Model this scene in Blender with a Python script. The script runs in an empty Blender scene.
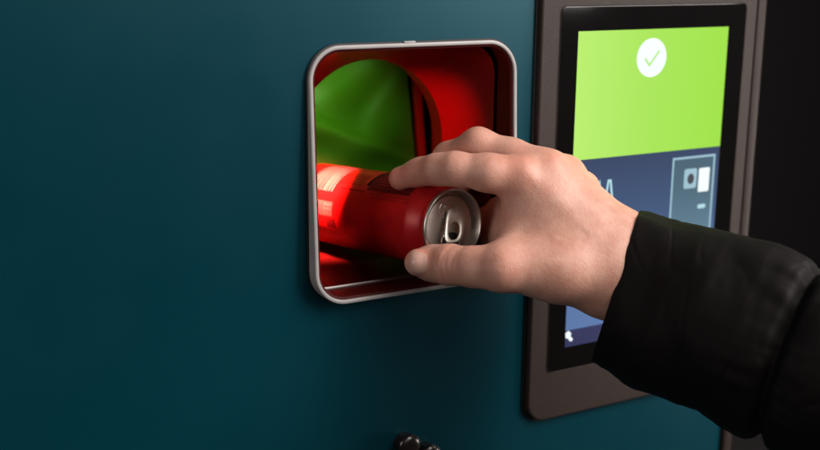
import bpy, bmesh, math, random
import numpy as np
from mathutils import Vector, Matrix, noise
from mathutils.bvhtree import BVHTree

random.seed(3); rng = np.random.default_rng(3)
S = bpy.context.scene
COL = S.collection
PI = math.pi

# ------------------------------------------------------------------ camera frame
# world: X along the machine front, Y into the machine, Z up; metres
R = np.array([[0.8662, -0.4995, 0.0102], [-0.1080, -0.2070, -0.9724], [0.4878, 0.8412, -0.2332]])
U_, _, V_ = np.linalg.svd(R); R = U_ @ V_
F = 1149.48; CX, CY = 410.0, 225.0
CAM = np.array([-0.45839, -0.72327, 0.20566])

def ray(u, v): return R.T @ np.array([(u - CX) / F, (v - CY) / F, 1.0])
def P(u, v, z): return CAM + ray(u, v) * (z / 1000.0)          # point at depth z (mm) from the lens
def on_y(u, v, y=0.0):                                          # point on a plane parallel to the machine front
    d = ray(u, v); return CAM + d * ((y - CAM[1]) / d[1])

# ------------------------------------------------------------------ helpers
def empty(name, loc):
    o = bpy.data.objects.new(name, None); o.location = loc; o.empty_display_size = .05
    COL.objects.link(o); return o
def tag(o, label=None, cat=None, kind=None, group=None):
    if label: o['label'] = label
    if cat: o['category'] = cat
    if kind: o['kind'] = kind
    if group: o['group'] = group
    return o
def mesh(name, verts, faces, mat, parent=None, smooth=False, mats=None):
    me = bpy.data.meshes.new(name)
    me.from_pydata([tuple(map(float, v)) for v in verts], [], [tuple(map(int, f)) for f in faces])
    me.validate(); me.update()
    for m in (mats or [mat]): me.materials.append(m)
    if smooth:
        for p in me.polygons: p.use_smooth = True
    o = bpy.data.objects.new(name, me); COL.objects.link(o)
    if parent is not None:
        o.parent = parent
        pl = parent
        loc = Vector((0, 0, 0))
        while pl is not None:
            loc += pl.location; pl = pl.parent
        o.location = -loc                                      # vertices are given in world metres
        if parent.type == 'MESH': o.location = (0, 0, 0)
    return o
def fix_normals(o):
    bm = bmesh.new(); bm.from_mesh(o.data); bmesh.ops.recalc_face_normals(bm, faces=bm.faces); bm.to_mesh(o.data); bm.free()
    return o
def sharp(o, deg=35):
    o.data.set_sharp_from_angle(angle=math.radians(deg)); return o

def rrect(x0, x1, z0, z1, r, n=10):
    pts = []
    for cx, cz, a0 in ((x1 - r, z1 - r, 0), (x0 + r, z1 - r, 90), (x0 + r, z0 + r, 180), (x1 - r, z0 + r, 270)):
        for i in range(n + 1):
            a = math.radians(a0 + 90 * i / n); pts.append((cx + r * math.cos(a), cz + r * math.sin(a)))
    return pts
def strip(loops, closed=True, cap0=False, cap1=False):
    n = len(loops[0]); V = [p for l in loops for p in l]; Fc = []
    for k in range(len(loops) - 1):
        for i in range(n if closed else n - 1):
            j = (i + 1) % n
            Fc.append((k * n + i, k * n + j, (k + 1) * n + j, (k + 1) * n + i))
    if cap0: Fc.append(tuple(range(n)))
    if cap1: Fc.append(tuple(range((len(loops) - 1) * n, len(loops) * n)))
    return V, Fc
def slab(name, x0, x1, z0, z1, r, yb, yf, bev, mat, parent, n=8):
    """rounded slab lying on the machine front: back at yb, face at yf (towards the viewer, smaller y)"""
    L = []
    for ins, y in ((0, yb), (0, yf + bev), (bev * .3, yf + bev * .3), (bev, yf)):
        L.append([(x, y, z) for x, z in rrect(x0 + ins, x1 - ins, z0 + ins, z1 - ins, max(r - ins, 2e-4), n)])
    V, Fc = strip(L, cap1=True)
    o = sharp(fix_normals(mesh(name, V, Fc, mat, parent, smooth=True)), 40)
    for p in o.data.polygons:
        if len(p.vertices) > 4: p.use_smooth = False            # the face itself is flat
    return o

# ------------------------------------------------------------------ materials
class NT:
    def __init__(s, name):
        s.m = bpy.data.materials.new(name); s.m.use_nodes = True
        s.t = s.m.node_tree; s.b = s.t.nodes['Principled BSDF']; s.out = s.t.nodes['Material Output']
    def n(s, typ, **kw):
        x = s.t.nodes.new(typ)
        for k, v in kw.items():
            if k.startswith('_'): setattr(x, k[1:], v)
            else: x.inputs[k.replace('__', ' ')].default_value = v
        return x
    def l(s, a, b): s.t.links.new(a, b)
    def coord(s): return s.n('ShaderNodeTexCoord').outputs['Object']
    def noise(s, scale, detail=3, rough=.5, vec=None):
        x = s.n('ShaderNodeTexNoise', Scale=scale, Detail=detail, Roughness=rough); s.l(vec or s.coord(), x.inputs['Vector']); return x.outputs['Fac']
    def ramp(s, fac, stops):
        x = s.n('ShaderNodeValToRGB'); e = x.color_ramp.elements
        while len(e) > 1: e.remove(e[-1])
        e[0].position = stops[0][0]; e[0].color = stops[0][1]
        for p, c in stops[1:]:
            k = e.new(p); k.color = c
        s.l(fac, x.inputs['Fac']); return x.outputs['Color']
    def bump(s, h, strength=.2, dist=.001, prev=None):
        x = s.n('ShaderNodeBump', Strength=strength, Distance=dist); s.l(h, x.inputs['Height'])
        if prev is not None: s.l(prev, x.inputs['Normal'])
        s.l(x.outputs['Normal'], s.b.inputs['Normal']); return x.outputs['Normal']
def C(r, g, b): return (r, g, b, 1)
def plain(name, col, rough=.5, metal=0, spec=.5, coat=0, bump=None, var=.12, vscale=40):
    t = NT(name); b = t.b
    b.inputs['Roughness'].default_value = rough; b.inputs['Metallic'].default_value = metal
    b.inputs['Specular IOR Level'].default_value = spec; b.inputs['Coat Weight'].default_value = coat
    f = t.noise(vscale, 4)
    c = t.ramp(f, [(.3, C(*[k * (1 - var) for k in col])), (.7, C(*[min(1, k * (1 + var)) for k in col]))])
    t.l(c, b.inputs['Base Color'])
    if bump: t.bump(t.noise(bump[0], 2), bump[1], bump[2])
    return t.m
def emit(name, col, strength=1.0):
    t = NT(name); t.b.inputs['Base Color'].default_value = C(.01, .01, .01)
    t.b.inputs['Emission Color'].default_value = C(*col); t.b.inputs['Emission Strength'].default_value = strength
    t.b.inputs['Roughness'].default_value = .3
    return t.m

def mk_paint():
    t = NT('teal_paint'); b = t.b; co = t.coord()
    f = t.noise(3, 3, vec=co)
    t.l(t.ramp(f, [(.3, C(.0002, .026, .038)), (.7, C(.0003, .031, .045))]), b.inputs['Base Color'])
    mp = t.n('ShaderNodeMapping'); mp.inputs['Scale'].default_value = (1, 1, .04); t.l(co, mp.inputs['Vector'])
    g = t.noise(900, 2, vec=mp.outputs['Vector'])
    f2 = t.noise(14, 5, vec=co)
    r = t.n('ShaderNodeMapRange'); r.inputs['To Min'].default_value = .27; r.inputs['To Max'].default_value = .42
    t.l(f2, r.inputs['Value']); t.l(r.outputs['Result'], b.inputs['Roughness'])
    n1 = t.bump(t.noise(1400, 2, vec=co), .10, .0003)
    t.bump(g, .05, .0003, n1)
    b.inputs['Specular IOR Level'].default_value = .40; b.inputs['Specular Tint'].default_value = C(.42, .84, 1)     # flake in the paint
    return t.m
M_paint = mk_paint()
M_housing = plain('brown_plastic', (.025, .0158, .0135), .5, spec=.26, bump=(1500, .45, .0004), var=.2, vscale=500)
M_trim = plain('edge_plastic', (.022, .014, .012), .5, spec=.25, bump=(1200, .2, .0003))
M_black = plain('gap_black', (.004, .004, .004), .6)
M_glass = plain('bezel_glass', (.004, .0035, .0035), .06, spec=.4, var=.05)
M_frame = plain('grey_frame', (.29, .268, .265), .42, bump=(900, .12, .0002))
M_collar = plain('dark_collar', (.045, .0018, .0018), .6, spec=.12, bump=(700, .15, .0003))
M_lip = plain('lip_metal', (.24, .21, .205), .42, metal=1)
M_chute = plain('red_chute', (.13, .003, .004), .40, spec=.25, bump=(60, .06, .002), vscale=18)
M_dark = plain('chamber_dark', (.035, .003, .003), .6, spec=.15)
M_floor_shade = plain('chute_floor_shade', (.034, .0025, .0025), .42, spec=.18, bump=(50, .05, .002))
M_redstrip = plain('red_glint', (.5, .01, .01), .3)
M_knob = plain('knob_black', (.012, .008, .007), .24, spec=.6, vscale=200, var=.3)
M_back = plain('backdrop_dark', (.022, .017, .019), .9)
M_side = plain('machine_side', (.012, .014, .028), .5)

def mk_green():
    t = NT('green_curtain'); co = t.coord()
    f = t.noise(9, 3, vec=co)
    t.l(t.ramp(f, [(.3, C(.055, .17, .004)), (.75, C(.080, .22, .006))]), t.b.inputs['Base Color'])
    t.b.inputs['Roughness'].default_value = .5
    t.bump(t.noise(400, 2, vec=co), .1, .0004)
    return t.m
M_green = mk_green()

def mk_skin():
    t = NT('skin'); b = t.b; co = t.coord()
    at = t.n('ShaderNodeAttribute', _attribute_name='redness')
    f = t.noise(38, 5, .6, co)
    base = t.ramp(f, [(.30, C(.485, .240, .174)), (.52, C(.562, .298, .224)), (.72, C(.615, .346, .270))])
    f2 = t.noise(140, 4, .6, co)
    mx0 = t.n('ShaderNodeMix', _data_type='RGBA', _blend_type='MULTIPLY'); mx0.inputs[0].default_value = .65
    t.l(base, mx0.inputs[6]); t.l(t.ramp(f2, [(.3, C(.90, .80, .77)), (.6, C(1, 1, 1))]), mx0.inputs[7])
    mx = t.n('ShaderNodeMix', _data_type='RGBA', _blend_type='MIX')
    t.l(mx0.outputs[2], mx.inputs[6]); mx.inputs[7].default_value = C(.56, .215, .150)
    t.l(at.outputs['Fac'], mx.inputs[0]); t.l(mx.outputs[2], b.inputs['Base Color'])
    b.inputs['Subsurface Weight'].default_value = .20
    b.inputs['Subsurface Radius'].default_value = (1.0, .35, .18); b.inputs['Subsurface Scale'].default_value = .0045
    rr = t.n('ShaderNodeMapRange'); rr.inputs['To Min'].default_value = .42; rr.inputs['To Max'].default_value = .60
    t.l(f2, rr.inputs['Value']); t.l(rr.outputs['Result'], b.inputs['Roughness'])
    b.inputs['Specular IOR Level'].default_value = .42
    vo = t.n('ShaderNodeTexVoronoi', Scale=950); t.l(co, vo.inputs['Vector'])
    n1 = t.bump(vo.outputs['Distance'], .17, .0006)
    mp = t.n('ShaderNodeMapping'); mp.inputs['Rotation'].default_value = (.3, .7, .5); mp.inputs['Scale'].default_value = (1, .22, .8)
    t.l(co, mp.inputs['Vector'])
    n2 = t.bump(t.noise(420, 3, .6, mp.outputs['Vector']), .20, .0010, n1)
    t.bump(t.noise(75, 3, .5, co), .08, .0030, n2)
    return t.m
M_skin = mk_skin()
M_nail = plain('nail', (.50, .290, .235), .33, spec=.45, var=.06, vscale=300)

def mk_nylon():
    t = NT('black_nylon'); b = t.b; co = t.coord()
    b.inputs['Base Color'].default_value = C(.0075, .0065, .0065)
    f = t.noise(30, 4, .6, co)
    t.l(t.ramp(f, [(.3, C(.0026, .0015, .0014)), (.7, C(.0042, .0025, .0023))]), b.inputs['Base Color'])
    b.inputs['Roughness'].default_value = .68; b.inputs['Specular IOR Level'].default_value = .16; b.inputs['Sheen Weight'].default_value = 0
    n1 = t.bump(t.noise(2200, 1, .5, co), .12, .0003)
    t.bump(t.noise(40, 3, .5, co), .10, .004, n1)
    return t.m
M_nylon = mk_nylon()

# ------------------------------------------------------------------ the recycling machine
mach = empty('recycling_machine', (0, 0, -0.95))
tag(mach, 'dark teal recycling machine with red-lit can opening and bright green touchscreen', 'recycling machine')

OX0, OX1, OZ0, OZ1, OR = -.1228, .0515, -.0445, .1405, .0245      # intake frame, outer
EDGE = .3000; EDGE2 = .3135
# cabinet front with a rounded hole for the intake
def front_panel():
    hole = rrect(OX0 + .001, OX1 - .001, OZ0 + .001, OZ1 - .001, OR, 10)
    n = len(hole); x0, x1, z0, z1 = -1.1, EDGE, -.95, .85
    ccx, ccz = (OX0 + OX1) / 2, (OZ0 + OZ1) / 2
    outer = []
    for x, z in hole:
        dx, dz = x - ccx, z - ccz; t = 1e9
        if dx > 1e-9: t = min(t, (x1 - ccx) / dx)
        if dx < -1e-9: t = min(t, (x0 - ccx) / dx)
        if dz > 1e-9: t = min(t, (z1 - ccz) / dz)
        if dz < -1e-9: t = min(t, (z0 - ccz) / dz)
        outer.append((ccx + dx * t, ccz + dz * t))
    V = [(x, 0, z) for x, z in hole] + [(x, 0, z) for x, z in outer] + [(x, .012, z) for x, z in hole]
    Fc = []
    for i in range(n):
        j = (i + 1) % n
        Fc.append((i, j, n + j, n + i)); Fc.append((j, i, 2 * n + i, 2 * n + j))
    # fill the four corners left between neighbouring outer points on different sides
    corners = [(x1, z1), (x0, z1), (x0, z0), (x1, z0)]
    for i in range(n):
        a, b_ = outer[i], outer[(i + 1) % n]
        for cx_, cz_ in corners:
            on = lambda p: abs(p[0] - cx_) < 1e-6 or abs(p[1] - cz_) < 1e-6
            if on(a) and on(b_) and abs(a[0] - b_[0]) > 1e-6 and abs(a[1] - b_[1]) > 1e-6:
                V.append((cx_, 0, cz_)); Fc.append((n + i, n + (i + 1) % n, len(V) - 1))
    return fix_normals(mesh('front_panel', V, Fc, M_paint, mach))
fp = front_panel()
# make sure the sheet faces the viewer
if sum(p.normal.y * p.area for p in fp.data.polygons) > 0: fp.data.flip_normals()

def box(name, x0, x1, y0, y1, z0, z1, mat, parent, bev=0.0, inside=False):
    bm = bmesh.new(); bmesh.ops.create_cube(bm, size=1)
    for v in bm.verts:
        v.co = Vector(((x0 + x1) / 2 + v.co.x * (x1 - x0), (y0 + y1) / 2 + v.co.y * (y1 - y0), (z0 + z1) / 2 + v.co.z * (z1 - z0)))
    if bev: bmesh.ops.bevel(bm, geom=bm.edges[:], offset=bev, segments=3, affect='EDGES', profile=.5)
    V = [v.co[:] for v in bm.verts]; Fc = [[v.index for v in f.verts] for f in bm.faces]; bm.free()
    o = mesh(name, V, Fc, mat, parent, smooth=bool(bev))
    if bev: sharp(o, 30)
    return o
# brown corner trim running the full height of the cabinet, and the cabinet's side and back
box('edge_trim', EDGE + .0022, EDGE2, -.0035, .060, -.949, .849, M_trim, mach, .0022)
box('trim_gap', EDGE, EDGE + .0021, .004, .05, -.949, .849, M_black, mach)
def cabinet():
    x0, x1, y0, y1, z0, z1 = -1.1, EDGE2 - .003, .06, .75, -.95, .85
    V = [(x1, y0, z0), (x1, y1, z0), (x1, y1, z1), (x1, y0, z1), (x0, 0.001, z0), (x0, y1, z0), (x0, y1, z1), (x0, 0.001, z1)]
    Fc = [(0, 1, 2, 3), (1, 5, 6, 2), (5, 4, 7, 6), (3, 2, 6, 7), (0, 4, 5, 1)]
    return fix_normals(mesh('cabinet_body', V, Fc, M_side, mach))
cabinet()

# intake: black gap-shadow strip, grey wedge frame, dark collar, lip, red funnel, tunnel, chamber, green curtain
def wy(z, k=1.0): return -(.0030 + (OZ1 - z) / (OZ1 - OZ0) * .0100) * k   # frame grows prouder towards its bottom
def loop(ins, yf, n=10):
    pts = rrect(OX0 + ins, OX1 - ins, OZ0 + ins, OZ1 - ins, max(OR - ins, .002), n)
    return [(x, yf(z), z) for x, z in pts]
gk = strip([loop(-.0011, lambda z: -.0002), loop(-.0011, lambda z: -.0014), loop(.0012, lambda z: -.0016)])
fix_normals(mesh('frame_gap_shade', *gk, M_black, mach))  # black strip stands in for the shadow gap between frame and panel
fr = [loop(.0001, lambda z: -.0006), loop(.0001, lambda z: wy(z) + .0012), loop(.0003, lambda z: wy(z) + .0003), loop(.0007, lambda z: wy(z)),
      loop(.0026, lambda z: wy(z)), loop(.0030, lambda z: wy(z) + .0003), loop(.0032, lambda z: wy(z) + .0012), loop(.0032, lambda z: wy(z) + .004)]
intake = sharp(fix_normals(mesh('intake_frame', *strip(fr), M_frame, mach, smooth=True)), 50)
box('frame_latch', -.0470, -.0375, -.0030, -.0003, OZ1 - .0006, OZ1 + .0012, M_frame, mach, .0003)
cl = [loop(.00325, lambda z: wy(z) + .0014), loop(.0050, lambda z: wy(z) + .0022), loop(.0052, lambda z: wy(z) + .0040), loop(.0030, lambda z: .0175)]
sharp(fix_normals(mesh('collar', *strip(cl), M_collar, mach, smooth=True)), 40)
lp = [loop(.0030, lambda z: .0176), loop(.0046, lambda z: .0178), loop(.0052, lambda z: .0186), loop(.0046, lambda z: .0194), loop(.0030, lambda z: .0197)]
lp = [[p for p in l[22:44]] for l in lp]                  # the bright lip runs along the bottom and round its corners
fix_normals(mesh('chute_lip', *strip(lp, closed=False), M_lip, mach, smooth=True))
HX, HZ, HR, FLOOR = -.0330, .0547, .0670, -.0405
def arch(a, r=HR):
    """point on an arch-shaped opening (half circle on straight legs, flat floor) in direction a from the centre"""
    c, s = math.cos(a), math.sin(a)
    if s >= 0: return HX + r * c, HZ + r * s
    d = r / abs(c) if abs(c) > 1e-6 else 1e9
    df = (HZ - FLOOR) / -s
    t = min(d, df); return HX + t * c, HZ + t * s
N = 128; nl = 14
def rr_dir(a, ins):
    x0, x1, z0, z1, r = OX0 + ins, OX1 - ins, FLOOR - .0008, OZ1 - ins, OR
    c, s = math.cos(a), math.sin(a); lo, hi = 0, .3
    def inside(t):
        x, z = HX + t * c, HZ + t * s
        if not (x0 < x < x1 and z0 < z < z1): return False
        qx, qz = max(x0 + r - x, x - (x1 - r), 0), max(z0 + r - z, z - (z1 - r), 0)
        return math.hypot(qx, qz) < r
    for _ in range(40):
        m = (lo + hi) / 2
        if inside(m): lo = m
        else: hi = m
    return HX + lo * c, HZ + lo * s
fun = []
for k in range(nl + 1):
    f = k / nl; g = f ** 1.5
    L = []
    for i in range(N):
        a = 2 * PI * i / N
        p0 = rr_dir(a, .0046); p1 = arch(a)
        L.append((p0[0] + (p1[0] - p0[0]) * g, .0196 + f * .0554, p0[1] + (p1[1] - p0[1]) * g))
    fun.append(L)
for ins, y in ((-.0006, .0765), (-.0010, .079), (-.0010, .092)):
    fun.append([(*([arch(2 * PI * i / N, HR - ins)[0]]), y, arch(2 * PI * i / N, HR - ins)[1]) for i in range(N)])
nf = nl + 1
chute = sharp(fix_normals(mesh('intake_chute', *strip(fun[:nf]), M_chute, mach, smooth=True, mats=[M_chute, M_floor_shade])), 50)
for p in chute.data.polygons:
    if abs(p.normal.z) > .8 and p.center.z < FLOOR + .012: p.material_index = 1      # chute floor with the hand's shadow put into its dark colour
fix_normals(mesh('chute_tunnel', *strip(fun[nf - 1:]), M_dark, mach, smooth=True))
def chamber():
    x0, x1, y0, y1, z0, z1 = -.20, .105, .0925, .27, FLOOR - .0005, .17
    V = [(x0, y0, z0), (x1, y0, z0), (x1, y0, z1), (x0, y0, z1), (x0, y1, z0), (x1, y1, z0), (x1, y1, z1), (x0, y1, z1)]
    Fc = [(0, 4, 5, 1), (1, 5, 6, 2), (2, 6, 7, 3), (3, 7, 4, 0), (4, 7, 6, 5)]
    # front wall of the chamber with the arch cut out
    n = 64; ar = [arch(2 * PI * i / n, HR + .0010) for i in range(n)]
    b0 = len(V)
    for x, z in ar: V.append((x, y0, z))
    def outp(a):
        c, s = math.cos(a), math.sin(a); t = 1e9
        if c > 1e-9: t = min(t, (x1 - HX) / c)
        if c < -1e-9: t = min(t, (x0 - HX) / c)
        if s > 1e-9: t = min(t, (z1 - HZ) / s)
        if s < -1e-9: t = min(t, (z0 - HZ) / s)
        return HX + t * c, HZ + t * s
    for i in range(n):
        x, z = outp(2 * PI * i / n); V.append((x, y0, z))
    for i in range(n):
        j = (i + 1) % n; Fc.append((b0 + i, b0 + j, b0 + n + j, b0 + n + i))
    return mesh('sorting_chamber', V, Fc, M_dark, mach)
chamber()
def curtain():
    nx, nz = 200, 170; V = []
    def fold(x, z, pa, pb, w_):
        a, b = on_y(*pa, .2), on_y(*pb, .2); d = np.array([b[0] - a[0], b[2] - a[2]]); d /= np.linalg.norm(d)
        s_ = (x - a[0]) * -d[1] + (z - a[2]) * d[0]; return 1 / (1 + math.exp(-max(-30, min(30, s_ / w_)))), s_
    for j in range(nz + 1):
        z = FLOOR + .002 + (.165 - FLOOR) * j / nz
        xr = .0850 - (z - .0121) / .0851 * .0086
        for i in range(nx + 1):
            x = -.195 + (xr + .195) * i / nx
            w = x * .80 + z * .60                                # folds run diagonally
            y = .2 + .0018 * math.sin(w * 95 + .8) + .0012 * math.sin(x * 52 - z * 110) - .006 * math.exp(-((z - .045 + x * .25) / .016) ** 2)
            f1, s1 = fold(x, z, (328, 122), (412, 158), .0022); f2, s2 = fold(x, z, (352, 152), (400, 78), .0030); f3, s3 = fold(x, z, (318, 100), (372, 66), .003)
            y += .0085 * f1 + .0060 * f2 * f1 + .0045 * f3 - .06 * max(0, -s1) * .35
            V.append((x, y, z))
    Fc = [(j * (nx + 1) + i, j * (nx + 1) + i + 1, (j + 1) * (nx + 1) + i + 1, (j + 1) * (nx + 1) + i) for j in range(nz) for i in range(nx)]
    return mesh('green_curtain', V, Fc, M_green, mach, smooth=True)
curtain()
V = []
for z in (FLOOR + .002, .165):
    xr = .0850 - (z - .0121) / .0851 * .0086
    for dx, y in ((.0022, .196), (.0065, .196), (.0065, .204), (.0022, .204)): V.append((xr + dx, y, z))
fix_normals(mesh('curtain_glint', V, [(0, 1, 5, 4), (1, 2, 6, 5), (2, 3, 7, 6), (3, 0, 4, 7), (0, 1, 2, 3), (4, 5, 6, 7)], M_redstrip, mach))  # red glint along the curtain edge, put in as a coloured strip

# touchscreen terminal
TX0, TX1, TZ0, TZ1 = .0716, .2990, -.1755, .2050
slab('housing_gap', TX0 - .0022, TX1 + .0008, TZ0 - .0020, TZ1 + .002, .0190, -.0002, -.0016, .0006, M_black, mach)
term = slab('touchscreen', TX0, TX1, TZ0, TZ1, .0180, -.0010, -.0062, .0016, M_housing, mach)
BX0, BX1, BZ0, BZ1 = .0900, .2853, -.1335, .1640
def ring_frame(name, x0, x1, z0, z1, r, w, y0, y1, mat, parent):
    L = [[(x, y, z) for x, z in rrect(x0 + i, x1 - i, z0 + i, z1 - i, max(r - i, 2e-4), 6)] for i, y in
         ((0, y0), (.0003, y1 + .0002), (w * .5, y1), (w - .0003, y1 + .0002), (w, y0))]
    return fix_normals(mesh(name, *strip(L), mat, parent, smooth=True))
slab('screen_glass', BX0, BX1, BZ0, BZ1, .0045, -.0061, -.0067, .0004, M_glass, term, 5)
ring_frame('glass_rim', BX0 - .0010, BX1 + .0010, BZ0 - .0010, BZ1 + .0010, .0055, .0010, -.0060, -.0070, M_trim, term)
SX0, SX1, SZ0, SZ1, ZB = .1066, .2660, -.1140, .1450, .0430
def zsplit(z): return z
def mk_grad(name, stops, x0, x1, z0, z1, mode):
    t = NT(name); ge = t.coord(); sp = t.n('ShaderNodeSeparateXYZ'); t.l(ge, sp.inputs[0])
    mr = t.n('ShaderNodeMapRange')
    mr.inputs['From Min'].default_value, mr.inputs['From Max'].default_value = (x0, x1) if mode == 'X' else (z0, z1)
    t.l(sp.outputs[mode], mr.inputs['Value'])
    c = t.ramp(mr.outputs['Result'], stops)
    t.b.inputs['Base Color'].default_value = C(.01, .01, .01); t.b.inputs['Roughness'].default_value = .08; t.b.inputs['Specular IOR Level'].default_value = .3
    t.l(c, t.b.inputs['Emission Color']); t.b.inputs['Emission Strength'].default_value = 1.0
    return t.m
ZO = 0.95                                                        # the machine's empty stands on the ground below
M_scr_green = mk_grad('screen_green', [(0, C(.49, .86, .155)), (.45, C(.40, .79, .098)), (1, C(.345, .765, .058))], SX0, SX1, 0, 1, 'X')
M_scr_blue = mk_grad('screen_blue', [(0, C(.105, .185, .39)), (.30, C(.095, .168, .34)), (.62, C(.052, .098, .205)), (1, C(.035, .056, .125))], 0, 1, SZ0 + .0145, ZB, 'Z')
M_scr_navy = emit('screen_navy', (.022, .026, .095), 1)
M_white_e = emit('screen_white', (.88, .95, .97), 1)
M_cyan_e = emit('screen_cyan', (.42, .70, .78), 1)
M_line_e = emit('screen_line', (.30, .50, .60), 1)
M_box_e = mk_grad('screen_tile', [(0, C(.12, .215, .29)), (.6, C(.075, .145, .20)), (1, C(.065, .12, .17))], 0, 1, -.035, .036, 'Z')
M_dk_e = emit('screen_dark', (.012, .022, .04), 1)
YS = -.00672
def quad(name, x0, x1, z0, z1, y, mat, parent):
    return mesh(name, [(x0, y, z0), (x1, y, z0), (x1, y, z1), (x0, y, z1)], [(0, 1, 2, 3)], mat, parent)
def lift(k): return YS - .00012 * k
quad('green_field', SX0, SX1, ZB, SZ1, lift(1), M_scr_green, term)
quad('blue_field', SX0, SX1, SZ0 + .0145, ZB, lift(1), M_scr_blue, term)
quad('status_bar', SX0, SX1, SZ0, SZ0 + .0145, lift(1), M_scr_navy, term)
def disc(name, x, z, rx, rz, y, mat, parent, n=48):
    return mesh(name, [(x + rx * math.cos(2 * PI * i / n), y, z + rz * math.sin(2 * PI * i / n)) for i in range(n)], [tuple(range(n))], mat, parent)
disc('check_disc', .1826, .1220, .0158, .0158, lift(2), M_white_e, term)
def polyline(name, pts, w, y, mat, parent, closed=False):
    """flat stroke of width w with mitred joints"""
    n = len(pts); V = []
    for i in range(n):
        p = np.array(pts[i]); a = np.array(pts[i - 1]) if (i or closed) else None; b = np.array(pts[(i + 1) % n]) if (i < n - 1 or closed) else None
        d1 = (p - a) / np.linalg.norm(p - a) if a is not None else None
        d2 = (b - p) / np.linalg.norm(b - p) if b is not None else None
        if d1 is None: d1 = d2
        if d2 is None: d2 = d1
        n1 = np.array([-d1[1], d1[0]]); n2 = np.array([-d2[1], d2[0]]); m = n1 + n2; m /= np.linalg.norm(m)
        k = w / 2 / max(.45, m @ n1)
        V += [(p[0] + m[0] * k, y, p[1] + m[1] * k), (p[0] - m[0] * k, y, p[1] - m[1] * k)]
    Fc = [(2 * i, 2 * i + 1, (2 * i + 3) % (2 * n), (2 * i + 2) % (2 * n)) for i in range(n if closed else n - 1)]
    return mesh(name, V, Fc, mat, parent)
polyline('check_mark', [(.1755, .1215), (.1805, .1160), (.1905, .1275)], .0018, lift(3), emit('check_green', (.40, .80, .16)), term)
# the two letters showing above the hand
def px(u, v, y=YS): q = on_y(u, v, y); return (q[0], q[2])
aL = px(599.3, 179.2); aR = px(609.3, 181.4)
zt = aR[1] + .0006; zb = zt - .0225
polyline('screen_letter', [(aL[0] - .0145, zb), (aL[0] - .0105, zt), (aL[0] - .0052, zb + .004), (aL[0] + .0005, zt), (aL[0] + .0042, zb)], .0021, lift(2), M_cyan_e, term)
polyline('screen_letter', [(aR[0] - .0042, zb), (aR[0] - .0010, zt), (aR[0] + .0012, zt), (aR[0] + .0050, zb)], .0021, lift(2), M_cyan_e, term)
quad('picture_tile', .2135, .2604, -.035, .0357, lift(2), M_box_e, term)
polyline('tile_outline', [(.2135, -.035), (.2604, -.035), (.2604, .0357), (.2135, .0357)], .0019, lift(3), M_line_e, term, True)
c0 = px(690, 178.5)
ic = slab('washer_icon', c0[0] - .0072, c0[0] + .0072, c0[1] - .0086, c0[1] + .0086, .002, lift(2.9), lift(3.4), .00003, M_line_e, term, 4)
disc('icon_hole', c0[0] + .0004, c0[1] - .0002, .0038, .0046, lift(3.9), M_dk_e, term, 24)
c1 = px(703.5, 179.5)
slab('bottle_icon', c1[0] - .0062, c1[0] + .0062, c1[1] - .0105, c1[1] + .0105, .0012, lift(2.9), lift(3.4), .00003, M_white_e, term, 4)
c2 = px(701, 206)
slab('caption_icon', c2[0] - .0045, c2[0] + .0045, c2[1] - .0018, c2[1] + .0018, .0015, lift(2.9), lift(3.4), .00003, M_cyan_e, term, 4)
c3 = px(568.5, 336)
h = lift(2); a3 = [(-.0035, .0030), (-.0005, .0048), (.0026, .0022), (.0020, -.0004), (.0046, -.0034), (.0034, -.0052), (.0012, -.0046), (-.0006, -.0022), (-.0032, -.0012)]
mesh('pointer_icon', [(c3[0] + x, h, c3[1] + z) for x, z in a3], [tuple(range(len(a3)))], M_white_e, term)

# two dark latch knobs below the intake
def knob(px_, r, tilt):
    q = on_y(*px_, -.010)
    prof = [(a_, b_ * .5) for a_, b_ in ((0, -.0290), (.35, -.0287), (.65, -.0276), (.88, -.0255), (.98, -.0228), (1, -.020), (.96, -.0165), (.80, -.0145), (.80, -.0135), (.80, -.010), (.80, -.0042), (.80, -.0030), (.80, -.0020), (.80, -.0004))]
    n = 40; L = []
    for rr, y in prof:
        L.append([(q[0] + max(rr, .002) * r * math.cos(2 * PI * i / n) + tilt * y, y, q[2] + max(rr, .002) * r * math.sin(2 * PI * i / n)) for i in range(n)])
    return fix_normals(mesh('latch_knob', *strip(L, cap0=True), M_knob, mach, smooth=True))
knob((409, 446), .0098, 0); knob((430, 455), .0092, 0)

# ------------------------------------------------------------------ the can
CZ0 = 850.0
can_c = P(454, 226, CZ0)                                         # centre of the lid rim plane
can_a = R.T @ np.array([-.62, -.116, .77]); can_a /= np.linalg.norm(can_a)
upc = R.T @ np.array([0, -1.0, 0]); e1 = upc - can_a * (upc @ can_a); e1 /= np.linalg.norm(e1)
e2 = np.cross(can_a, e1)                                         # local axes of the can
CR, CL = .0330, .185
def cpt(t, th, r): return can_c + can_a * t + (e1 * math.cos(th) + e2 * math.sin(th)) * r
can = empty('soda_can', tuple(can_c + can_a * CL / 2))
tag(can, 'red aluminium drink can gripped at its silver lid, lying in the opening', 'can')
def mk_can():
    t = NT('can_red'); b = t.b; co = t.coord()
    f = t.noise(120, 3, vec=co)
    t.l(t.ramp(f, [(.3, C(.37, .007, .009)), (.7, C(.43, .010, .011))]), b.inputs['Base Color'])
    b.inputs['Metallic'].default_value = .1; b.inputs['Roughness'].default_value = .36; b.inputs['Specular IOR Level'].default_value = .3
    t.bump(t.noise(38, 2, vec=co), .10, .002)
    return t.m
M_can = mk_can()
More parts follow.
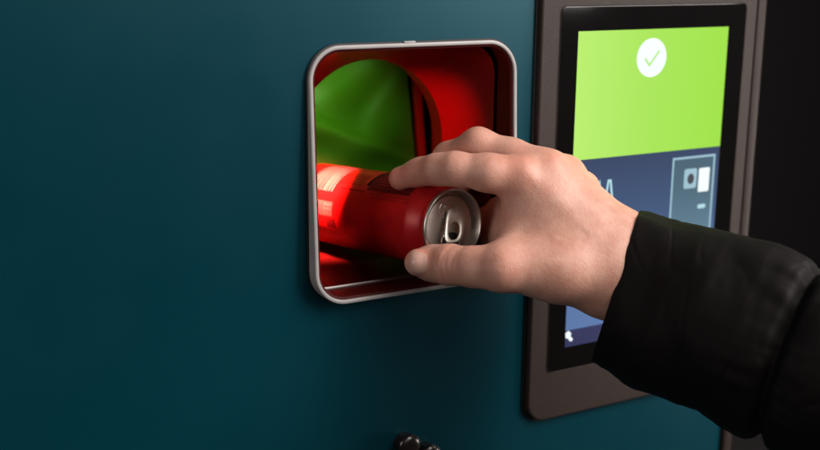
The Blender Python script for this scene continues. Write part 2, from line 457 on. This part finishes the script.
def mk_alu():
    t = NT('aluminium'); b = t.b; co = t.coord()
    mp = t.n('ShaderNodeMapping'); mp.inputs['Scale'].default_value = (1, .05, 1); t.l(co, mp.inputs['Vector'])
    f = t.noise(700, 3, vec=mp.outputs['Vector'])
    t.l(t.ramp(f, [(.3, C(.58, .535, .49)), (.7, C(.68, .63, .58))]), b.inputs['Base Color'])
    b.inputs['Metallic'].default_value = 1; b.inputs['Roughness'].default_value = .36
    t.bump(f, .06, .0003)
    return t.m
M_alu = mk_alu()
M_pdark = plain('print_maroon', (.085, .006, .008), .55, spec=.06)
M_pblack = plain('print_black', (.006, .004, .004), .55, spec=.06)
M_pwhite = plain('print_white', (.34, .17, .15), .55, spec=.06)
M_ppale = plain('print_pale', (.44, .07, .06), .55, spec=.06)
M_mouth = plain('can_inside', (.006, .005, .005), .5)
def lathe(name, prof, mat, parent, n=96, cap1=False):
    return sharp(fix_normals(mesh(name, *strip([[cpt(t, 2 * PI * i / n, r) for i in range(n)] for t, r in prof], cap1=cap1), mat, parent, smooth=True)), 45)
lathe('can_body', [(.0042, .0268), (.0062, .0266), (.0078, .0270), (.0100, .0281), (.0140, .0303), (.0175, .0322), (.0195, .0328), (.0215, CR), (.08, CR), (CL - .012, CR), (CL - .006, .0315), (CL - .001, .027), (CL, .0245), (CL - .001, .0225), (CL - .008, .012), (CL - .010, .0005)], M_can, can)
lid = lathe('lid', [(.0046, .0262), (.0046, .0272), (.0030, .0278), (.0010, .0281), (.0002, .0277), (-.0002, .0271), (.0000, .0264), (.0010, .0259), (.0040, .0254), (.0078, .0248), (.0090, .0240), (.0088, .0230), (.0062, .0222), (.0053, .0216), (.0052, .019), (.0053, .010), (.0052, .0003)], M_alu, can)
# local lid axes as seen on its face: lx to the viewer's right, ly up
vx = R.T @ np.array([1.0, 0, 0]); lx = vx - can_a * (vx @ can_a); lx /= np.linalg.norm(lx)
ly = np.cross(lx, can_a); ly = ly if ly @ upc > 0 else -ly
def lidp(x, y, h): return can_c + lx * x + ly * y + can_a * (.0052 - h)
def lid_poly(name, pts, h0, h1, mat, parent, hole=None, tilt=(0, 0, 0)):
    hh = lambda x, y, h: h + tilt[0] * (y - tilt[1])
    if hole is None:
        V, Fc = strip([[lidp(x, y, hh(x, y, h0)) for x, y in pts], [lidp(x, y, hh(x, y, h1)) for x, y in pts]], cap0=True, cap1=True)
    else:
        cxm = sum(p[0] for p in pts) / len(pts); cym = sum(p[1] for p in pts) / len(pts)
        shr = lambda P_, k, c: [(c[0] + (x - c[0]) * k, c[1] + (y - c[1]) * k) for x, y in P_]
        c = (cxm, cym); hc = (sum(p[0] for p in hole) / len(hole), sum(p[1] for p in hole) / len(hole))
        rings = [(pts, h0), (pts, h1 - .0003), (shr(pts, .94, c), h1), (shr(hole, 1.10, hc), h1), (hole, h1 - .0003), (hole, h0)]
        V, Fc = strip([[lidp(x, y, hh(x, y, h)) for x, y in q] for q, h in rings])
        n = len(pts); 
        for i in range(n):
            j = (i + 1) % n; Fc.append((5 * n + i, 5 * n + j, j, i))
    return sharp(fix_normals(mesh(name, V, Fc, mat, parent, smooth=True)), 40)
def sup(cx_, cy_, a, b, p=2.6, n=48, sk=0.0):
    o = []
    for i in range(n):
        q = 2 * PI * i / n; c, s = math.cos(q), math.sin(q)
        x = a * math.copysign(abs(c) ** (2 / p), c); y = b * math.copysign(abs(s) ** (2 / p), s)
        o.append((cx_ + x + sk * y, cy_ + y))
    return o
# mouth (dark opening), its rolled edge, tab with a finger hole, rivet, embossed rim
lid_poly('mouth_opening', sup(.0012, -.0125, .0085, .0072, 2.2), .00005, .0002, M_mouth, lid)
mo = sup(.0012, -.0125, .0092, .0079, 2.2); mi = sup(.0012, -.0125, .0084, .0071, 2.2)
mesh('mouth_rim', *strip([[lidp(x, y, .0001) for x, y in mo], [lidp(x * .5 + X_ * .5, y * .5 + Y_ * .5, .0008) for (x, y), (X_, Y_) in zip(mo, mi)], [lidp(x, y, .0003) for x, y in mi]]), M_alu, lid, smooth=True)
lid_poly('rivet', sup(-.0025, .0128, .0028, .0028, 2), .0, .0016, M_alu, lid)
eo = sup(-.001, .012, .0085, .0062, 2.2)
mesh('embossed_ridge', *strip([[lidp(-.001 + (x + .001) * k, .012 + (y - .012) * k, h_) for x, y in eo] for k, h_ in ((1.08, 0), (1.0, .0006), (.92, 0.00005))]), M_alu, lid, smooth=True)
M_tab = plain('tab_aluminium', (.80, .745, .68), .44, metal=1, vscale=300)
lid_poly('pull_tab', sup(.0014, .0008, .0090, .0126, 3.6, sk=.36), .0030, .0044, M_tab, lid, hole=sup(-.0004, -.0036, .0056, .0062, 2.4, sk=.30), tilt=(-.28, .004, 0))

# printing on the can wall: patches of ink a hair above the paint
def can_tt(u, v, r=CR):
    d = ray(u, v); o = CAM - can_c
    dp = d - can_a * (d @ can_a); op = o - can_a * (o @ can_a)
    A, B, Cc = dp @ dp, dp @ op, op @ op - r * r
    D = B * B - A * Cc
    s = (-B - math.sqrt(max(D, 0))) / A
    p = o + d * s
    return p @ can_a, math.atan2(p @ e2, p @ e1)
def patch(name, t0, t1, th0, th1, mat, r=CR + .00012, parent=can, slant=0.0):
    n = max(2, int(abs(th1 - th0) / .06)); V = []
    for k in range(n + 1):
        th = th0 + (th1 - th0) * k / n
        V += [cpt(t0 + slant * k / n, th, r), cpt(t1 + slant * k / n, th, r)]
    return [V, [(2 * k, 2 * k + 1, 2 * k + 3, 2 * k + 2) for k in range(n)]]
def join(name, pieces, mat, parent=can):
    V, Fc = [], []
    for v, f in pieces:
        b0 = len(V); V += v; Fc += [tuple(i + b0 for i in q) for q in f]
    return mesh(name, V, Fc, mat, parent)
sg = 1 if can_tt(400, 230)[1] > 0 else -1                        # sense of the angle towards the viewer
tt = can_tt
t_bar, th_bar = tt(323, 190)
th_top = tt(360, 170)[1] - sg * .35
bars = []
t = t_bar - .013
for w in (.0011, .0006, .0018, .0006, .0012, .0022, .0007, .0014, .0008, .0020, .0007, .0012, .0018, .0007, .0011):
    bars.append(patch('', t, t + w, th_bar, th_top, M_pwhite)); t += w + random.choice((.0007, .0011, .0016))
join('barcode', bars, M_pwhite)
def text_rows(name, u0, v0, u1, v1, rows, mat, th_step, hgt, r=CR + .00018, word=(.0012, .0045), gap=.0009):
    (ta, tha), (tb, _) = tt(u0, v0), tt(u1, v1)
    ta, tb = min(ta, tb), max(ta, tb); pcs = []
    for k in range(rows):
        th = tha - sg * th_step * k; t = ta + random.random() * .002; end = tb - random.random() * .006
        while t < end:
            w = random.uniform(*word)
            x = t
            while x < t + w:                                     # letters as tiny upright ticks
                lw = random.choice((.00022, .00034, .00045)); pcs.append(patch('', x, x + lw, th, th + sg * hgt * random.choice((.7, .8, 1)), mat, r)); x += lw + .00022
            t += w + gap
    return join(name, pcs, mat)
text_rows('fine_print', 366, 191, 339, 185, 1, M_pdark, .08, .055)
text_rows('small_print', 364, 185, 340, 180, 5, M_pdark, .09, .045)
tA, thA = tt(367, 189); tB, thB = tt(411, 206)
join('dark_panel', [patch('', .0225, tA, thA + sg * .03, th_top, M_pdark)], M_pdark)
join('panel_bar', [patch('', tA + .0001, tA + .0034, thA - sg * .10, th_top, M_pblack, CR + .0002)], M_pblack)
text_rows('panel_text', 408, 203, 372, 190, 8, plain('print_red', (.26, .02, .02), .5, spec=.06), .095, .05, CR + .0003)
tL, thL = tt(333, 202); _, thL2 = tt(333, 217)
join('pale_label', [patch('', tL, CL - .016, thL, thL2, M_ppale)], M_ppale)
lm = []
for k, (du, w) in enumerate(((.0012, .0012), (.0034, .0008), (.0052, .0016), (.0080, .0008), (.0098, .0014))):
    for q in range(3):
        lm.append(patch('', tL + du + .0003 * q, tL + du + w, thL + (thL2 - thL) * (.12 + .3 * q), thL + (thL2 - thL) * (.30 + .3 * q), M_pwhite, CR + .0002))
join('label_marks', lm, M_pwhite)
tD, thD = tt(334.5, 219); _, thD2 = tt(334.5, 228)
join('dark_label', [patch('', tD, tD + .0125, thD, thD2, M_pdark)], M_pdark)

# ------------------------------------------------------------------ the hand (one continuous surface)
def q3(u, v, z): return np.array([(u - CX) / F * z, (v - CY) / F * z, z])      # millimetres in the lens frame
cc = q3(454, 226, CZ0); ca = np.array([-.62, -.116, .77]); ca /= np.linalg.norm(ca)
def axis_rel(p):
    d = p - cc; t = d @ ca; return t, d - ca * t
def contact(u, v, r, zfar=False, press=.6):
    """finger-pad centre on the sight line that just touches the can wall"""
    d = np.array([(u - CX) / F, (v - CY) / F, 1.0]); o = -cc
    Rr = CR * 1000 + r - press
    dp = d - ca * (d @ ca); op = o - ca * (o @ ca)
    A, B, Cc = dp @ dp, dp @ op, op @ op - Rr * Rr; D = B * B - A * Cc
    s = (-B + (math.sqrt(D) if zfar else -math.sqrt(D))) / A if D > 0 else -B / A
    p = d * s
    if D <= 0:
        t, w = axis_rel(p); p = cc + ca * t + w / np.linalg.norm(w) * Rr
    return p
def push_out(p, r, press=.6):
    t, w = axis_rel(p); Rr = CR * 1000 + r - press
    return cc + ca * t + w / np.linalg.norm(w) * Rr
idx_tip = contact(400.5, 178.5, 8.6)
thb_tip = contact(418.0, 262.5, 9.6)
mid_tip = push_out(q3(428, 176, 896), 8.5); rng_tip = push_out(q3(446, 196, 915), 8.0); pnk_tip = push_out(q3(470, 232, 915), 7.5)
fingers = {
 'index': [(q3(518, 176, 829), 14.6), (q3(488, 172.8, 826), 12.9), (q3(455, 168.8, 830), 11.5), (q3(437, 169.5, 838), 10.6), (q3(420, 172, 848), 9.5), (idx_tip, 8.9)],
 'middle': [(q3(546, 170, 841), 13.6), (q3(512, 156, 846), 12.0), (q3(478, 144.5, 852), 11.7), (q3(448, 156.5, 872), 10.0), (mid_tip, 8.6)],
 'ring': [(q3(566, 173.5, 857), 12.4), (q3(514, 158, 884), 11.0), (q3(478, 168, 912), 9.6), (rng_tip, 8.2)],
 'little': [(q3(583, 187, 873), 11.2), (q3(546, 188, 905), 9.8), (q3(512, 205, 922), 8.6), (pnk_tip, 7.6)],
 'thumb': [(q3(566, 270, 816), 20.0), (q3(502, 268.5, 808), 15.8), (q3(474, 267.0, 817), 13.6), (q3(449, 264.5, 828), 13.6), (q3(433, 263.3, 840), 12.4), (thb_tip, 9.9)],
}
W0 = [(q3(625, 249, 838), 17.5), (q3(613, 281, 828), 21.5)]
palm = [
 (q3(604, 253, 832), 20.0, q3(522, 182, 833), 14.5), (q3(608, 248, 836), 18.5, q3(546, 174, 842), 13.0),
 (q3(613, 245, 842), 16.0, q3(566, 177.5, 857), 11.6), (q3(620, 247, 850), 12.0, q3(580, 193, 872), 9.8),
 (q3(606, 272, 828), 21.0, q3(560, 272, 816), 19.8), (q3(596, 266, 830), 21.0, q3(512, 256, 822), 14.0),
 (q3(575, 246, 836), 19.0, q3(530, 212, 836), 14.0),                     # between thumb and index bone
 (q3(590, 235, 846), 19.0, q3(548, 214, 850), 16.0),
 (q3(598, 244, 858), 14.0, q3(564, 210, 872), 12.0),                     # heel of the hand on the little finger side
 (q3(560, 246, 842), 17.0, q3(518, 230, 838), 11.5),                     # web
 (q3(548, 205, 838), 16.0, q3(545, 186, 842), 15.0),
 (q3(546, 230, 872), 16.0, q3(502, 213, 894), 12.5), (q3(546, 240, 868), 16.0, q3(499, 238, 889), 12.5),
 (W0[0][0], W0[0][1], q3(720, 290, 806), 24.0), (W0[1][0], W0[1][1], q3(705, 322, 802), 24.0), (W0[0][0], 18.0, W0[1][0], 20.0),
]
allp = [p for ch in fingers.values() for p, r in ch] + [x for a, ra, b, rb in palm for x in (a, b)]
lo = np.min(allp, 0) - 30; hi = np.max(allp, 0) + 30
H = 1.05
dims = np.ceil((hi - lo) / H).astype(int)
gx = [(lo[i] + H * np.arange(dims[i])).astype(np.float32) for i in range(3)]
GX, GY, GZ = np.meshgrid(*gx, indexing='ij')
def rcone(a, ra, b, rb):
    ab = (b - a).astype(np.float32); L2 = float(ab @ ab) + 1e-9; a = a.astype(np.float32)
    px_, py_, pz_ = GX - a[0], GY - a[1], GZ - a[2]
    t = np.clip((px_ * ab[0] + py_ * ab[1] + pz_ * ab[2]) / L2, 0, 1)
    px_ -= t * ab[0]; py_ -= t * ab[1]; pz_ -= t * ab[2]
    return np.sqrt(px_ * px_ + py_ * py_ + pz_ * pz_) - (np.float32(ra) + t * np.float32(rb - ra))
def smin(a, b, k):
    h_ = np.maximum(k - np.abs(a - b), 0) / k
    return np.minimum(a, b) - h_ * h_ * (k * .25)
D = None
for a, ra, b, rb in palm:
    d = rcone(a, ra, b, rb); D = d if D is None else smin(D, d, 20.0)
out = None
for nm, ch in fingers.items():
    f = None
    for (a, ra), (b, rb) in zip(ch[:-1], ch[1:]):
        d = rcone(a, ra, b, rb); f = d if f is None else smin(f, d, 7.0)
    f = smin(D, f, 11.0 if nm != 'thumb' else 15.0)
    out = f if out is None else smin(out, f, 2.2)
# skin creases across the joints and knuckle wrinkles: shallow grooves in the surface itself
def crease(c, n, w, dep, R_):
    global out
    c = c.astype(np.float32); n = (n / np.linalg.norm(n)).astype(np.float32)
    x, y, z = GX - c[0], GY - c[1], GZ - c[2]
    s = x * n[0] + y * n[1] + z * n[2]; r2 = x * x + y * y + z * z
    out += np.float32(dep) * np.exp(-(s / w) ** 2) * np.exp(-(r2 / (R_ * R_)) ** 2)
def along(ch, i): return ch[i + 1][0] - ch[i][0]
th = fingers['thumb']
for off, dep, tl in ((-4.5, .34, .12), (-1.2, .42, -.05), (2.0, .36, .10), (6.5, .22, -.12), (11.5, .18, .1)):
    dd = along(th, 3); dd = dd / np.linalg.norm(dd)
    crease(th[3][0] + dd * -off + np.array([0, 0, -9]), dd + np.array([0, tl, 0]), 1.15, dep, 17)
ix = fingers['index']
for k, off, dep, R_ in ((2, 0, .16, 13), (2, 3.0, .12, 13), (2, -3.2, .12, 13), (4, 0, .20, 11), (4, 2.4, .12, 11)):
    dd = along(ix, min(k, 4)); dd = dd / np.linalg.norm(dd)
    crease(ix[k][0] + dd * off, dd, 1.1, dep, R_)
def bump_at(u, v, z, r, dep):
    global out
    c = q3(u, v, z).astype(np.float32)
    r2 = (GX - c[0]) ** 2 + (GY - c[1]) ** 2 + (GZ - c[2]) ** 2
    out -= np.float32(dep) * np.exp(-r2 / (r * r))
bump_at(517, 160, 816, 13, .9); bump_at(553, 156, 830, 10, .6); bump_at(569, 161, 845, 8, .6); bump_at(535, 164, 824, 8, -.2); bump_at(560, 160, 838, 6, -.3)
# extensor tendons and a wrist hollow
def ridge(a, b, w, dep):
    global out
    d = rcone(a, 0, b, 0); out -= np.float32(dep) * np.exp(-(d / w) ** 2)
def vein(pts, w, dep):
    for a, b in zip(pts[:-1], pts[1:]): ridge(q3(*a), q3(*b), w, dep)
vein([(533, 178, 812), (548, 196, 807), (566, 207, 806), (590, 232, 806)], 2.2, .32); vein([(548, 196, 807), (541, 216, 806), (556, 240, 803), (585, 252, 803)], 2.0, .26)
vein([(512, 186, 812), (522, 214, 808), (541, 216, 806)], 2.0, .22)
ridge(q3(525, 170, 815), q3(596, 232, 806), 6.5, .65); ridge(q3(552, 166, 826), q3(604, 228, 812), 6, .5); ridge(q3(508, 258, 795), q3(592, 262, 800), 8, .5)

def surface_nets(Fv, origin, h_):
    sgn = Fv < 0; nx, ny, nz = Fv.shape
    cell = lambda A, i, j, k: A[i:nx - 1 + i, j:ny - 1 + j, k:nz - 1 + k]
    corners = [(i, j, k) for i in (0, 1) for j in (0, 1) for k in (0, 1)]
    cnt = sum(cell(sgn, *c).astype(np.int8) for c in corners)
    act = (cnt > 0) & (cnt < 8); I = np.argwhere(act)
    vals = {c: Fv[I[:, 0] + c[0], I[:, 1] + c[1], I[:, 2] + c[2]] for c in corners}
    acc = np.zeros((len(I), 3)); num = np.zeros(len(I))
    for c in corners:
        for ax in range(3):
            if c[ax] == 0:
                c2 = list(c); c2[ax] = 1; c2 = tuple(c2)
                a, b = vals[c], vals[c2]; x = (a < 0) != (b < 0)
                t = np.where(x, a / np.where(x, a - b, 1), 0)
                pos = np.tile(np.array(c, float), (len(I), 1)); pos[:, ax] += t
                acc += pos * x[:, None]; num += x
    verts = origin + (I + acc / num[:, None]) * h_
    vid = -np.ones(act.shape, int); vid[act] = np.arange(len(I))
    quads = []
    for ax in range(3):
        o1, o2 = [(1, 2), (2, 0), (0, 1)][ax]
        a = np.moveaxis(sgn, ax, 0)[:-1]; b = np.moveaxis(sgn, ax, 0)[1:]
        E_ = np.argwhere(np.moveaxis(a != b, 0, ax))
        E_ = E_[(E_[:, o1] > 0) & (E_[:, o2] > 0) & (E_[:, o1] < Fv.shape[o1] - 1) & (E_[:, o2] < Fv.shape[o2] - 1)]
        ins = sgn[E_[:, 0], E_[:, 1], E_[:, 2]]
        def g(d1, d2):
            q = E_.copy(); q[:, o1] -= d1; q[:, o2] -= d2; return vid[q[:, 0], q[:, 1], q[:, 2]]
        Q = np.stack([g(1, 1), g(0, 1), g(0, 0), g(1, 0)], 1)
        Q[~ins] = Q[~ins][:, ::-1]; quads.append(Q)
    return verts, np.concatenate(quads)
hv, hq = surface_nets(out, lo + 0.0, H)
# light Laplacian smoothing takes the grid out of the surface
def smooth(v, q, it, lam):
    e = np.concatenate([q[:, [0, 1]], q[:, [1, 2]], q[:, [2, 3]], q[:, [3, 0]]])
    e = np.concatenate([e, e[:, ::-1]]); deg = np.bincount(e[:, 0], minlength=len(v))[:, None]
    for k in range(it):
        for l_ in (lam, -lam * 1.02):
            s = np.zeros_like(v)
            for c in range(3): s[:, c] = np.bincount(e[:, 0], weights=v[e[:, 1], c], minlength=len(v))
            v = v + l_ * (s / deg - v)
    return v
hv = smooth(hv, hq, 4, .5)
# how far the skin dips into the can wall (pads may press in by about half a millimetre)
dd_ = hv - cc; tt_ = dd_ @ ca; rad = np.linalg.norm(dd_ - tt_[:, None] * ca, axis=1)
inm = (tt_ > 20) & (tt_ < 185); print('deepest skin inside can wall (mm):', float((33 - rad[inm]).max()) if inm.any() else None)
inm = (tt_ > -1) & (tt_ <= 20); print('deepest skin at the neck (mm):', float((27 - rad[inm]).max()) if inm.any() else None)
hw = CAM + (hv / 1000.0) @ R
hand_loc = tuple(P(580, 240, 840))
person = mesh('person', hw - np.array(hand_loc), hq, M_skin, None, smooth=True)
person.location = hand_loc
tag(person, 'bare hand in black puffer sleeve pushing a red can into the opening', 'person')
# natural redness of the skin over knuckles, fingertips and the thumb
red = np.zeros(len(hv))
for (u, v, z, r, a) in ((517, 160, 815, 17, .6), (553, 158, 828, 12, .45), (569, 162, 843, 10, .4), (455, 165, 820, 17, .22), (478, 136, 845, 14, .25), (404, 178, 850, 16, .6), (448, 264, 815, 16, .45), (415, 262, 845, 14, .5), (500, 265, 795, 18, .30), (493, 215, 830, 16, .35)):
    red = np.maximum(red, a * np.exp(-((hv - q3(u, v, z)) ** 2).sum(1) / (r * r)))
tipd_ = thb_tip - th[3][0]; tipd_ = tipd_ / np.linalg.norm(tipd_)
qd = (hv - (thb_tip - tipd_ * 1.2)); al = qd @ tipd_; la = qd[:, 1]
ring = np.abs(np.sqrt((al / 7.2) ** 2 + (la / 9.4) ** 2) - 1); red = np.maximum(red, 1.0 * np.exp(-(ring / .10) ** 2) * (al < 2) * (np.linalg.norm(qd, axis=1) < 14) * (hv[:, 2] < thb_tip[2]))
at = person.data.attributes.new('redness', 'FLOAT', 'POINT'); at.data.foreach_set('value', red.astype(np.float32))

# thumbnail: a curved plate seated on the thumb's end phalanx
bv = BVHTree.FromPolygons([Vector(x) for x in hv], [list(map(int, f)) for f in hq])
def thumbnail():
    tipd = thb_tip - th[3][0]; tipd = tipd / np.linalg.norm(tipd)
    out_n = np.array([-.22, .0, -1.0]); out_n -= tipd * (out_n @ tipd); out_n /= np.linalg.norm(out_n)
    side = np.cross(tipd, out_n)
    nu, nv = 22, 22; V = []
    for j in range(nv + 1):
        for i in range(nu + 1):
            a, b = 2 * i / nu - 1, 2 * j / nv - 1
            sx = a * math.sqrt(1 - .5 * b * b); sy = b * math.sqrt(1 - .5 * a * a)
            k = .45 if a < 0 else .75; sx, sy = a * k + sx * (1 - k), b * k + sy * (1 - k)
            ax_ = thb_tip + tipd * (sx * 6.6 - 1.4); ph = sy * .98
            rd = out_n * math.cos(ph) + side * math.sin(ph)
            hit = bv.ray_cast(Vector(ax_ + rd * 30), Vector(-rd))[0]
            hp = np.array(hit) if hit is not None else ax_ + rd * 9
            e_ = max(abs(a), abs(b)); V.append(hp + rd * (.32 * (1 - e_ ** 12) - .06))
    Fc = [(j * (nu + 1) + i, j * (nu + 1) + i + 1, (j + 1) * (nu + 1) + i + 1, (j + 1) * (nu + 1) + i) for j in range(nv) for i in range(nu)]
    W = CAM + (np.array(V) / 1000) @ R - np.array(hand_loc)
    return fix_normals(mesh('thumbnail', W, Fc, M_nail, person, smooth=True))
thumbnail()

# ------------------------------------------------------------------ the puffer sleeve
def sleeve():
    ax = [q3(617, 286, 842), q3(664, 306, 822), q3(705, 320, 806), q3(750, 335, 790), q3(794, 352, 775), q3(830, 366, 762), q3(880, 385, 745), q3(960, 418, 715), q3(1120, 482, 655), q3(1330, 560, 590)]
    #   s along, radius up/down (mm), radius in depth
    rad = [59, 62.5, 63.5, 64.5, 63.0, 66, 70, 72, 75, 78]
    P_ = np.array(ax); seg = np.r_[0, np.cumsum(np.linalg.norm(np.diff(P_, axis=0), axis=1))]
    ns, na = 420, 260; V = []
    for j in range(ns + 1):
        s = seg[-1] * j / ns
        c = np.array([np.interp(s, seg, P_[:, k]) for k in range(3)]); r0 = np.interp(s, seg, rad)
        k = min(max(np.searchsorted(seg, s) - 1, 0), len(seg) - 2)
        A = P_[7] - P_[0]; A = A / np.linalg.norm(A)
        n0 = np.array([.952, .307, -.187]); n0 /= np.linalg.norm(n0); bl = math.exp(-(s / 70) ** 2)
        A = A * (1 - bl) + n0 * bl; A = A / np.linalg.norm(A)
        up = np.array([0, -1.0, 0]); up -= A * (up @ A); up /= np.linalg.norm(up); sd = np.cross(A, up)
        seam = seg[4]
        g = 1 - .12 * math.exp(-((s - seam) / 4.5) ** 2)                    # gathered seam between two puffs
        g *= 1 + .030 * math.exp(-((s - seam + 16) / 14) ** 2) + .035 * math.exp(-((s - seam - 20) / 16) ** 2)
        g *= 1 - .012 * math.exp(-(s / 4.0) ** 2)                           # cuff hem drawn in a little
        for i in range(na):
            a = 2 * PI * i / na
            ca_, sa_ = math.cos(a), math.sin(a); sw = math.exp(-abs(s - seam) / 24); se = math.exp(-s / 22)
            nz_ = lambda fa, fs, o: noise.noise(Vector((ca_ * fa + o, sa_ * fa, s * fs)))
            wr = 3.4 * (1 - .8 * se) * nz_(1.1, .018, 3) + 1.5 * nz_(1.6, .045, 9)                      # soft padding
            wr += sw * (1.9 * nz_(5.5, .022, 5) + 1.1 * nz_(10, .035, 15))              # gathers at the seam
            wr += se * (1.2 * nz_(3.2, .02, 21)) + .35 * nz_(4, .12, 31)
            k_ = nz_(1.3, .030, 41); wr -= .8 * math.exp(-(k_ / .06) ** 2) * (.3 + .7 * abs(nz_(1, .02, 51)) * 2)   # loose creases
            r = r0 * g + wr * 1.15
            V.append(c + up * math.cos(a) * r + sd * math.sin(a) * r * .80)
    Fc = [(j * na + i, j * na + (i + 1) % na, (j + 1) * na + (i + 1) % na, (j + 1) * na + i) for j in range(ns) for i in range(na)]
    # rolled hem and lining going back inside the cuff
    base = np.array(V[:na]); c = base.mean(0); prev = 0; A = n0
    for dz, k in ((-1.0, .990), (-1.4, .965), (-.6, .945), (6, .92), (40, .88)):
        st = len(V); V += list(c + (base - c) * k + A * dz)
        Fc += [(prev + (i + 1) % na, prev + i, st + i, st + (i + 1) % na) for i in range(na)]; prev = st
    Fc.append(tuple(ns * na + i for i in range(na)))
    W = CAM + (np.array(V) / 1000) @ R - np.array(hand_loc)
    return fix_normals(mesh('jacket_sleeve', W, Fc, M_nylon, person, smooth=True))
sleeve()

# ------------------------------------------------------------------ dark surroundings behind the machine
bd = mesh('background_wall', [(-15, 2.2, -1.2), (25, 2.2, -1.2), (25, 2.2, 12), (-15, 2.2, 12)], [(0, 1, 2, 3)], M_back)
tag(bd, 'dark wall far behind the machine', 'wall', 'structure')
fl = mesh('floor', [(-15, -6, -.952), (25, -6, -.952), (25, 2.2, -.952), (-15, 2.2, -.952)], [(0, 1, 2, 3)], M_back)
tag(fl, 'dark floor under the machine', 'floor', 'structure')

# ------------------------------------------------------------------ light
w = bpy.data.worlds.new('World'); S.world = w; w.use_nodes = True
w.node_tree.nodes['Background'].inputs['Color'].default_value = (.80, .88, 1, 1)
w.node_tree.nodes['Background'].inputs['Strength'].default_value = .028
def aim(o, target):
    d = Vector(target) - o.location; o.rotation_euler = d.to_track_quat('-Z', 'Y').to_euler()
def area(name, loc, tgt, size, power, col, sy=None):
    l = bpy.data.lights.new(name, 'AREA'); l.energy = power; l.color = col; l.size = size
    if sy: l.shape = 'RECTANGLE'; l.size_y = sy
    o = bpy.data.objects.new(name, l); o.location = loc; COL.objects.link(o); aim(o, tgt); return o
def spot(name, loc, tgt, power, col, ang, blend=.6, r=.006):
    l = bpy.data.lights.new(name, 'SPOT'); l.energy = power; l.color = col; l.spot_size = math.radians(ang); l.spot_blend = blend; l.shadow_soft_size = r
    o = bpy.data.objects.new(name, l); o.location = loc; COL.objects.link(o); aim(o, tgt); return o
area('ceiling_lamp', (.62, -1.15, 1.02), (.12, -.08, .04), .9, 17.5, (1, .94, .89))
area('front_fill', (-.05, -1.75, .85), (.08, -.08, .0), 1.0, 3.5, (1, .94, .90))
area('side_softbox', (1.15, -.95, 1.05), (.10, -.02, .06), .7, 33, (1, .95, .91), 1.0)
area('strip_softbox', (.74, -.95, .34), (.10, 0, .08), .22, 4.5, (1, .96, .92), .46)
area('low_right_fill', (2.00, -.85, -.30), (.10, -.02, -.02), .5, 13, (1, .90, .82))
area('left_fill', (-1.30, -.42, .35), (.02, -.05, .03), .5, 4.0, (1, .94, .88))
spot('red_led', (-.0955, .058, .080), (-.064, .126, -.004), 33.0, (1, .085, .062), 60, 1.0, .008)
spot('red_spot', (-.100, .024, .100), (.006, .070, .070), 2.1, (1, .02, .015), 48, 1.0, .004)
spot('green_led', (-.06, .105, .160), (-.03, .2, .075), 1.0, (.6, 1, .4), 76, .8, .02)

# ------------------------------------------------------------------ camera
cd = bpy.data.cameras.new('Camera'); cam = bpy.data.objects.new('Camera', cd); COL.objects.link(cam)
cd.sensor_width = 36; cd.lens = F / 820 * 36; cd.clip_start = .02; cd.clip_end = 60
m = Matrix.Identity(4)
for r_ in range(3):
    m[r_][0] = R[0][r_]; m[r_][1] = -R[1][r_]; m[r_][2] = -R[2][r_]; m[r_][3] = CAM[r_]
cam.matrix_world = m
cd.dof.use_dof = True; cd.dof.focus_distance = .838; cd.dof.aperture_fstop = 4.0; cd.dof.aperture_blades = 8
S.camera = cam
S.view_settings.view_transform = 'Standard'; S.view_settings.look = 'None'; S.view_settings.exposure = 0; S.view_settings.gamma = 1
S.cycles.max_bounces = 8
